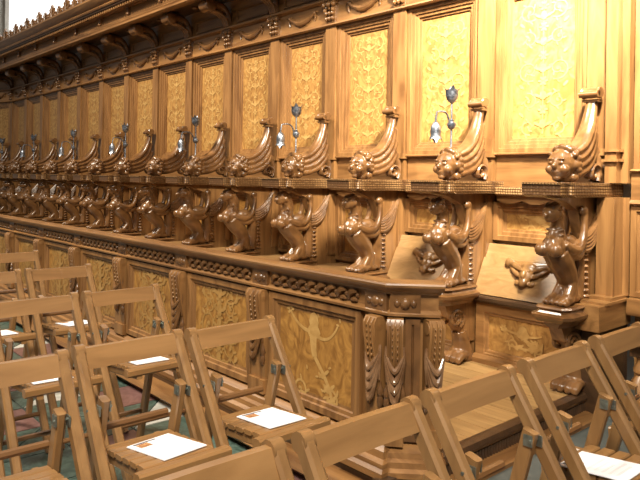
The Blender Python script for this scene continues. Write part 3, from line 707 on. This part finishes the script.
# carved acanthus frieze per bay
fz = MB(); r = random.Random(4)
for i in range(9):
    x = -.24 + i * .06; zc = (ZF0 + ZF1) / 2 + .004
    fz.tube(bez((x - .026, -.018, zc - .018), (x - .01, -.034, zc + .022), (x + .024, -.022, zc + .012), 5), [.006, .011, .013, .012, .009, .004], 6)
    fz.tube(bez((x - .01, -.018, zc - .02), (x + .012, -.030, zc - .012), (x + .026, -.02, zc - .022), 4), [.006, .009, .009, .007, .003], 6)
    fz.ell((x + .026, -.022, zc + .0), (.008, .008, .009), u=7, v=5)
FRZ = fz.mesh('carved_leaf_frieze', CARVE)
ST_D = [(0, .0), (0, -.022), (.022, -.022), (.026, -.012), (.038, -.010), (.042, .004), (.056, .006), (.060, .018), (.068, .018)]
PZ0, PZ1 = ZP0 + .012, ZF0 - .022
D_FR = MB().rings(-.285, .285, PZ0, PZ1, ST_D).mesh('desk_panel_frame', WOOD_V, False)
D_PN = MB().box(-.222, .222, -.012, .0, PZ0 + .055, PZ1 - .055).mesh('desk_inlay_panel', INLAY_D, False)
D_FR2 = MB().rings(-.285, .285, PZ0, PZ1, [(0, .0), (0, -.024), (.026, -.024), (.030, -.016), (.044, -.014), (.048, -.0065), (.060, -.006), (.064, -.0055)]).mesh('desk_panel_frame', WOOD_V, False)
def pil_parts(parent, loc, rz, corner=False):
    p = ob('pilaster', CORN if corner else PILD, parent, loc, (0, 0, rz))
    ob('drapery', DRAPE_S if corner else DRAPE, p)
    for s_ in (-1, 1): ob('tassel', TASS, p, (s_ * (.028 if corner else .042), -.032, PZ0 + .165))
    return p
def scroll_profile(d):                         # (y,z) silhouette: console that swells at the top and tapers to a strip
    zt = PZ1 + .004; zm = PZ0 + .20
    return [(0, zt), (-.052 * d, zt), (-.064 * d, zt - .02), (-.060 * d, zt - .08), (-.044 * d, zt - .18), (-.030 * d, zm), (-.026 * d, zm - .02), (-.026 * d, PZ0), (0, PZ0)]
def pilaster_mesh(d=1.0, wf=1.0):
    m_ = MB().prism_x(scroll_profile(d), -.052, .052)
    zt = PZ1 + .004
    for q in (-.033, 0, .033):                 # two sunk flutes between three raised reeds, with beads
        m_.tube([(q, -.055 * d, zt - .004), (q, -.066 * d, zt - .02), (q, -.062 * d, zt - .08), (q, -.047 * d, zt - .17)], [.005, .006, .006, .004], 6)
    for q in (-.0165, .0165):
        for i in range(6): m_.ell((q, -.064 * d + .002 * i, zt - .03 - i * .022), (.005, .006, .006), u=6, v=5)
    for s_ in (-1, 1): m_.lathe([(.0, -.006), (.022, -.006), (.024, 0), (.0, .004)], (s_ * .052, -.04 * d, zt - .03), 10, Matrix.Rotation(PI / 2, 4, 'Y'))
    m_.box(-.058, .058, -.040, 0, PZ0 - .012, PZ0 + .05)
    m_.v = [(p[0] * wf, p[1], p[2]) for p in m_.v]
    return m_.mesh('desk_pilaster', WOOD_V)
PILD = pilaster_mesh()
CORN = pilaster_mesh(1.1, .56)
def drape(wd, y0, material):
    """looped cloth: swags of folds hanging between two gathered ends"""
    m_ = MB(); zt = PZ0 + .32
    for i in range(4):
        dz = .055 + .026 * i; yy = y0 - .002 * (3 - i)
        pts = []
        for j in range(13):
            u = j / 12; hang = 1 - abs(2 * u - 1) ** 1.5
            pts.append((-wd + 2 * wd * u, yy - .016 * hang, zt - .012 * i - dz * hang))
        m_.tube(pts, [.004 + .009 * (1 - abs(2 * j / 12 - 1)) for j in range(13)], 8)
    for s_ in (-1, 1):
        m_.tube([(s_ * wd, y0 + .004, zt + .03), (s_ * wd, y0, zt - .01), (s_ * (wd - .003), y0 + .004, zt - .10)], [.005, .009, .004], 6)
    return m_.mesh('drapery', material)
DRAPE = drape(.046, -.040, CARVE); DRAPE_S = drape(.031, -.044, GLOSS)
TASS = MB().lathe([(.003, .05), (.006, .03), (.011, .022), (.014, .006), (.008, -.006), (.012, -.014), (.013, -.03), (.006, -.044), (.003, -.05)], (0, 0, 0), 8).mesh('tassel', CARVE_DK)
CAPB = MB().box(-.055, .055, -.028, 0, ZF0 - .0, ZF1 + .004).ell((0, -.03, (ZF0 + ZF1) / 2), (.02, .012, .02), u=8, v=6).ell((-.03, -.028, (ZF0 + ZF1) / 2), (.012, .010, .014), u=8, v=6).ell((.03, -.028, (ZF0 + ZF1) / 2), (.012, .010, .014), u=8, v=6).mesh('frieze_block', CARVE)
for k in range(NDB):
    xp = DX0 - S * k; xb = xp - S / 2
    if k > 0:
        pil_parts(dk, (xp, -.004, 0), 0); ob('frieze_block', CAPB, dk, (xp, 0, 0))
    ob('panel_frame', D_FR2, dk, (xb, 0, 0)); pn = ob('inlay_panel', D_PN, dk, (xb, .006, 0))
    ob('inlay_vine' if k == 0 else 'inlay_scrollwork', ARAB_D if k == 0 else ARAB_D2, pn, (0, -.0135, (PZ0 + PZ1) / 2))
    ob('carved_leaf_frieze', FRZ, dk, (xb, 0, 0))
# corner pilaster doubled round the angle, canted end panel, last pilaster
cang = math.atan2(C2[1] - C1[1], C2[0] - C1[0])
p1 = pil_parts(dk, (DX0 + .026, -.004, 0), 0, True); ob('frieze_block', CAPB, dk, (DX0 + .015, 0, 0))
ex, ey = math.cos(cang), math.sin(cang)
p2 = pil_parts(dk, (C1[0] + ex * .016 + ey * .004, C1[1] + ey * .016 - ex * .004, 0), cang, True)
ob('frieze_block', CAPB, dk, (C1[0] + ex * .05, C1[1] + ey * .05, 0), (0, 0, cang))
ln = math.hypot(C2[0] - C1[0], C2[1] - C1[1])
em = MB().rings(.052, ln - .058, PZ0, PZ1, [(0, 0), (0, -.02), (.022, -.02), (.026, -.012), (.036, -.010), (.040, -.005)])
ob('end_panel_frame', em.mesh('end_panel_frame', CARVE_DK, False), dk, (C1[0], C1[1], 0), (0, 0, cang))  # darker brown paints in shade on the face turned from the light
p3 = pil_parts(dk, (C2[0] - ex * .028 + .006, C2[1] - ey * .028 + .004, 0), 1.05, True)
# square corner plinth below the double pilaster
def sqp(e, z): return [(DX0 - .06 - e, .0, z), (DX0 - .06 - e, -.03 - e, z), (DX0 + .075 + e * .7, -.03 - e, z), (DX0 + .075 + e * .7, .20, z), (DX0 - .06, .20, z)]
lays = [(PLAT - .003, .07), (PLAT + .02, .07), (PLAT + .03, .055), (PLAT + .045, .053), (PLAT + .055, .034), (PLAT + .08, .030), (PLAT + .095, .012), (PLAT + .108, .008), (PLAT + .115, .0)]
m_ = MB(); P = []
for z_, e in lays: P += sqp(e, z_)
m_.add(P, [(i * 5 + j, i * 5 + (j + 1) % 5, (i + 1) * 5 + (j + 1) % 5, (i + 1) * 5 + j) for i in range(len(lays) - 1) for j in range(5)] + [tuple(range(5))[::-1], tuple(range((len(lays) - 1) * 5, len(lays) * 5))])
ob('corner_plinth', m_.mesh('corner_plinth', WOOD_H, True, angle=20), dk)

# ------------------------------------------------------------------ folding chairs (face +x, away from the altar end)
CW = .322; H_ = .715
def chair_meshes():
    D = {}
    top, foot = Vector((0, 0, H_)), Vector((.45, 0, 0))
    def on(t): return top.lerp(foot, t)
    yy = CW / 2 - .016
    for nm, s_ in (('post_a', -1), ('post_b', 1)):
        m_ = MB().bar((0, s_ * yy, H_ - .012), (.45, s_ * yy, 0), .027, .036, ch=.006)
        m_.tube([(0.0, s_ * yy - .013, H_ - .014), (0.0, s_ * yy + .013, H_ - .014)], .0205, 10)
        D[nm] = m_.mesh('post', CHAIR_V)
    # broad top rail, bowed backwards
    m_ = MB(); n = 12; P = []
    for i in range(n + 1):
        t = i / n; y = -yy + .012 + (2 * yy - .024) * t; bow = -.003 * math.sin(PI * t)
        for dx, z in ((.010, H_ - .100), (.016 - .035 * 0, H_ - .100), (-.012 + .018, H_ - .006), (-.012, H_ - .006)):
            pass
        zt = H_ - .004; zb = H_ - .054
        P += [(bow - .008, y, zt), (bow + .010, y, zt), (bow + .036, y, zb), (bow + .020, y, zb)]
    m_.add(P, [(i * 4 + j, i * 4 + (j + 1) % 4, (i + 1) * 4 + (j + 1) % 4, (i + 1) * 4 + j) for i in range(n) for j in range(4)] + [(0, 1, 2, 3), (n * 4 + 3, n * 4 + 2, n * 4 + 1, n * 4)])
    D['rail'] = m_.mesh('top_rail', CHAIR, True, angle=30)
    hz = on(.196)
    yr = yy - .034
    for nm, s_ in (('leg_a', -1), ('leg_b', 1)):
        D[nm] = MB().bar((hz.x, s_ * yr, hz.z + .02), (-.06, s_ * yr, 0), .022, .034, ch=.004).mesh('rear_leg', CHAIR_V)
        h = MB().box(hz.x - .011, hz.x + .011, s_ * yr - s_ * .0125 - .002, s_ * yr - s_ * .0125 + .002, hz.z - .013, hz.z + .013)
        h.box(hz.x - .004, hz.x + .018, s_ * (yy - .0155) - .002, s_ * (yy - .0155) + .002, hz.z - .018, hz.z + .008)
        h.tube([(hz.x + .006, s_ * (yy + .0145), hz.z), (hz.x + .006, s_ * (yr - .018), hz.z)], .004, 8)
        D['hinge_' + nm[-1]] = h.mesh('hinge', STEEL)
    # seat: side rails, slats
    sx0, sx1, sz0, sz1 = .045, .325, .448, .476
    for nm, s_ in (('side_a', -1), ('side_b', 1)):
        D[nm] = MB().bar((sx0 - .03, s_ * (yr - .032), sz0 - .022), (sx1 - .01, s_ * (yr - .032), sz1 - .020), .022, .032, ch=.004).mesh('seat_rail', CHAIR)
    ns = 7
    D['slats'] = []
    hwd = yr - .014
    for i in range(ns):
        t = (i + .5) / ns; x = sx0 + (sx1 - sx0) * t; z = sz0 + (sz1 - sz0) * t
        wdt = (sx1 - sx0) / ns - .007
        if i == ns - 1: m_ = MB().bar((x, -hwd - .03, z - .008), (x, hwd + .03, z - .008), wdt, .028, ax=(1, 0, .06), ch=.006)
        else: m_ = MB().bar((x, -hwd, z), (x, hwd, z), wdt, .013, ax=(1, 0, .06), ch=.003)
        D['slats'].append(m_.mesh('slat', CHAIR))
    q = on(.38)
    D['back_bar'] = MB().tube([(.012, -yr, .492), (.012, yr, .492)], .011, 8).mesh('back_bar', CHAIR_DK)
    q = on(.80); D['front_bar'] = MB().tube([(q.x, -yy, q.z), (q.x, yy, q.z)], .010, 8).mesh('front_bar', CHAIR_DK)
    D['rear_bar'] = MB().tube([(-.018, -yr, .20), (-.018, yr, .20)], .010, 8).mesh('rear_bar', CHAIR_DK)
    q = on(.62); D['mid_bar'] = MB().tube([(q.x, -yy, q.z), (q.x, yy, q.z)], .009, 8).mesh('mid_bar', CHAIR_DK)
    return D
CH = chair_meshes()
def chair(x, y, rz, label):
    t = thing('folding_chair', label, 'chair', (x, y, FLOOR), rz, 'slatted folding chairs')
    ob('post', CH['post_a'], t); ob('post', CH['post_b'], t); ob('top_rail', CH['rail'], t)
    ob('rear_leg', CH['leg_a'], t); ob('rear_leg', CH['leg_b'], t); ob('hinge', CH['hinge_a'], t); ob('hinge', CH['hinge_b'], t)
    ob('seat_rail', CH['side_a'], t); ob('seat_rail', CH['side_b'], t)
    for s_ in CH['slats']: ob('slat', s_, t)
    for nm in ('back_bar', 'front_bar', 'rear_bar', 'mid_bar'): ob(nm, CH[nm], t)
    return t
LEAF = MB().box(-.085, .085, -.064, .064, 0, .0025).mesh('leaflet_sheet', PAPER, False)
LPIC = MB().box(-.068, -.040, -.048, -.014, .0025, .0032).mesh('leaflet_picture', PRINT_R, False)
lt = MB()
for i in range(5): lt.box(-.02 + i * .018, -.013 + i * .018, -.045, .045 - .012 * (i % 3), .0025, .003)
LTXT = lt.mesh('leaflet_text', mat('faint_print', (.70, .70, .72), (.80, .80, .82), .7, bump=0, coat=0), False)
LBAR = MB().box(-.079, -.071, -.050, .016, .0025, .0032).mesh('leaflet_heading', PRINT_K, False)
def leaflet(x, y, z, rz, label, slope=.1):
    t = thing('leaflet', label, 'leaflet', (x, y, z), rz, 'printed leaflets on the chair seats'); t.rotation_euler = (0, -slope, rz)
    ob('sheet', LEAF, t); ob('picture', LPIC, t); ob('text_lines', LTXT, t); ob('heading', LBAR, t)
def seat_z(lx): return FLOOR + .448 + .028 * (lx - .045) / .28 + .0085
rows = [
    ('A', .73, [(-1.4550, 0, 'brown slatted folding chair nearest the low bench, row past the desk corner'), (-1.8450, 1, 'brown folding chair with leaflet, second from the low bench, past the desk corner'), (-2.2300, 0, 'brown folding chair third from the low bench, row past the desk corner'), (-2.5920, 0, 'brown folding chair fourth from the low bench, row past the desk corner'), (-2.9450, 0, 'brown folding chair fifth from the low bench, row past the desk corner')]),
    ('B', -.085, [(-2.3350, 1, 'folding chair before the vine-inlaid desk panel, leaflet on its slatted seat'), (-2.6680, 1, 'folding chair with leaflet between the vine-panel chair and a bare-seated chair'), (-3.0100, 0, 'bare-seated folding chair, the row with the vine-panel chair')]),
    ('C', -.875, [(-2.3250, 1, 'desk-side folding chair, second row from the vine panel, leaflet half hidden'), (-2.6650, 1, 'second folding chair from the desk, second row from the vine panel'), (-3.0050, 0, 'third folding chair from the desk, second row from the vine panel')]),
    ('D', -1.63, [(-2.2950, 1, 'desk-side folding chair, third row from the vine panel'), (-2.6350, 1, 'second folding chair from the desk, third row from the vine panel'), (-2.9750, 0, 'third folding chair from the desk, third row from the vine panel')]),
    ('E', -2.385, [(-2.3000, 0, 'desk-side folding chair of the last row in sight'), (-2.6400, 0, 'second folding chair from the desk in the last row in sight')]),
]
rr = random.Random(11)
for nm, X, L_ in rows:
    for i, (y, lf, lab) in enumerate(L_):
        rz = rr.uniform(-.008, .008) if nm != 'A' else -.01
        dx = rr.uniform(-.01, .01)
        chair(X + dx, y, rz, lab)
        if lf:
            lx = .19 if nm != 'A' else .15
            ly = rr.uniform(-.02, .02)
            if nm == 'A': ly = -.04
            leaflet(X + dx + lx, y + ly, seat_z(lx), rr.uniform(-.12, .12) + (.05 if nm == 'B' else 0), 'white printed leaflet lying on the ' + {'A': 'second chair from the low bench', 'B': 'chair before the vine-inlaid panel' if i == 0 else 'chair next to the vine-panel chair', 'C': 'desk-side chair, second row from vine panel' if i == 0 else 'second chair, second row from vine panel', 'D': 'desk-side chair, third row from vine panel' if i == 0 else 'second chair, third row from vine panel'}[nm])
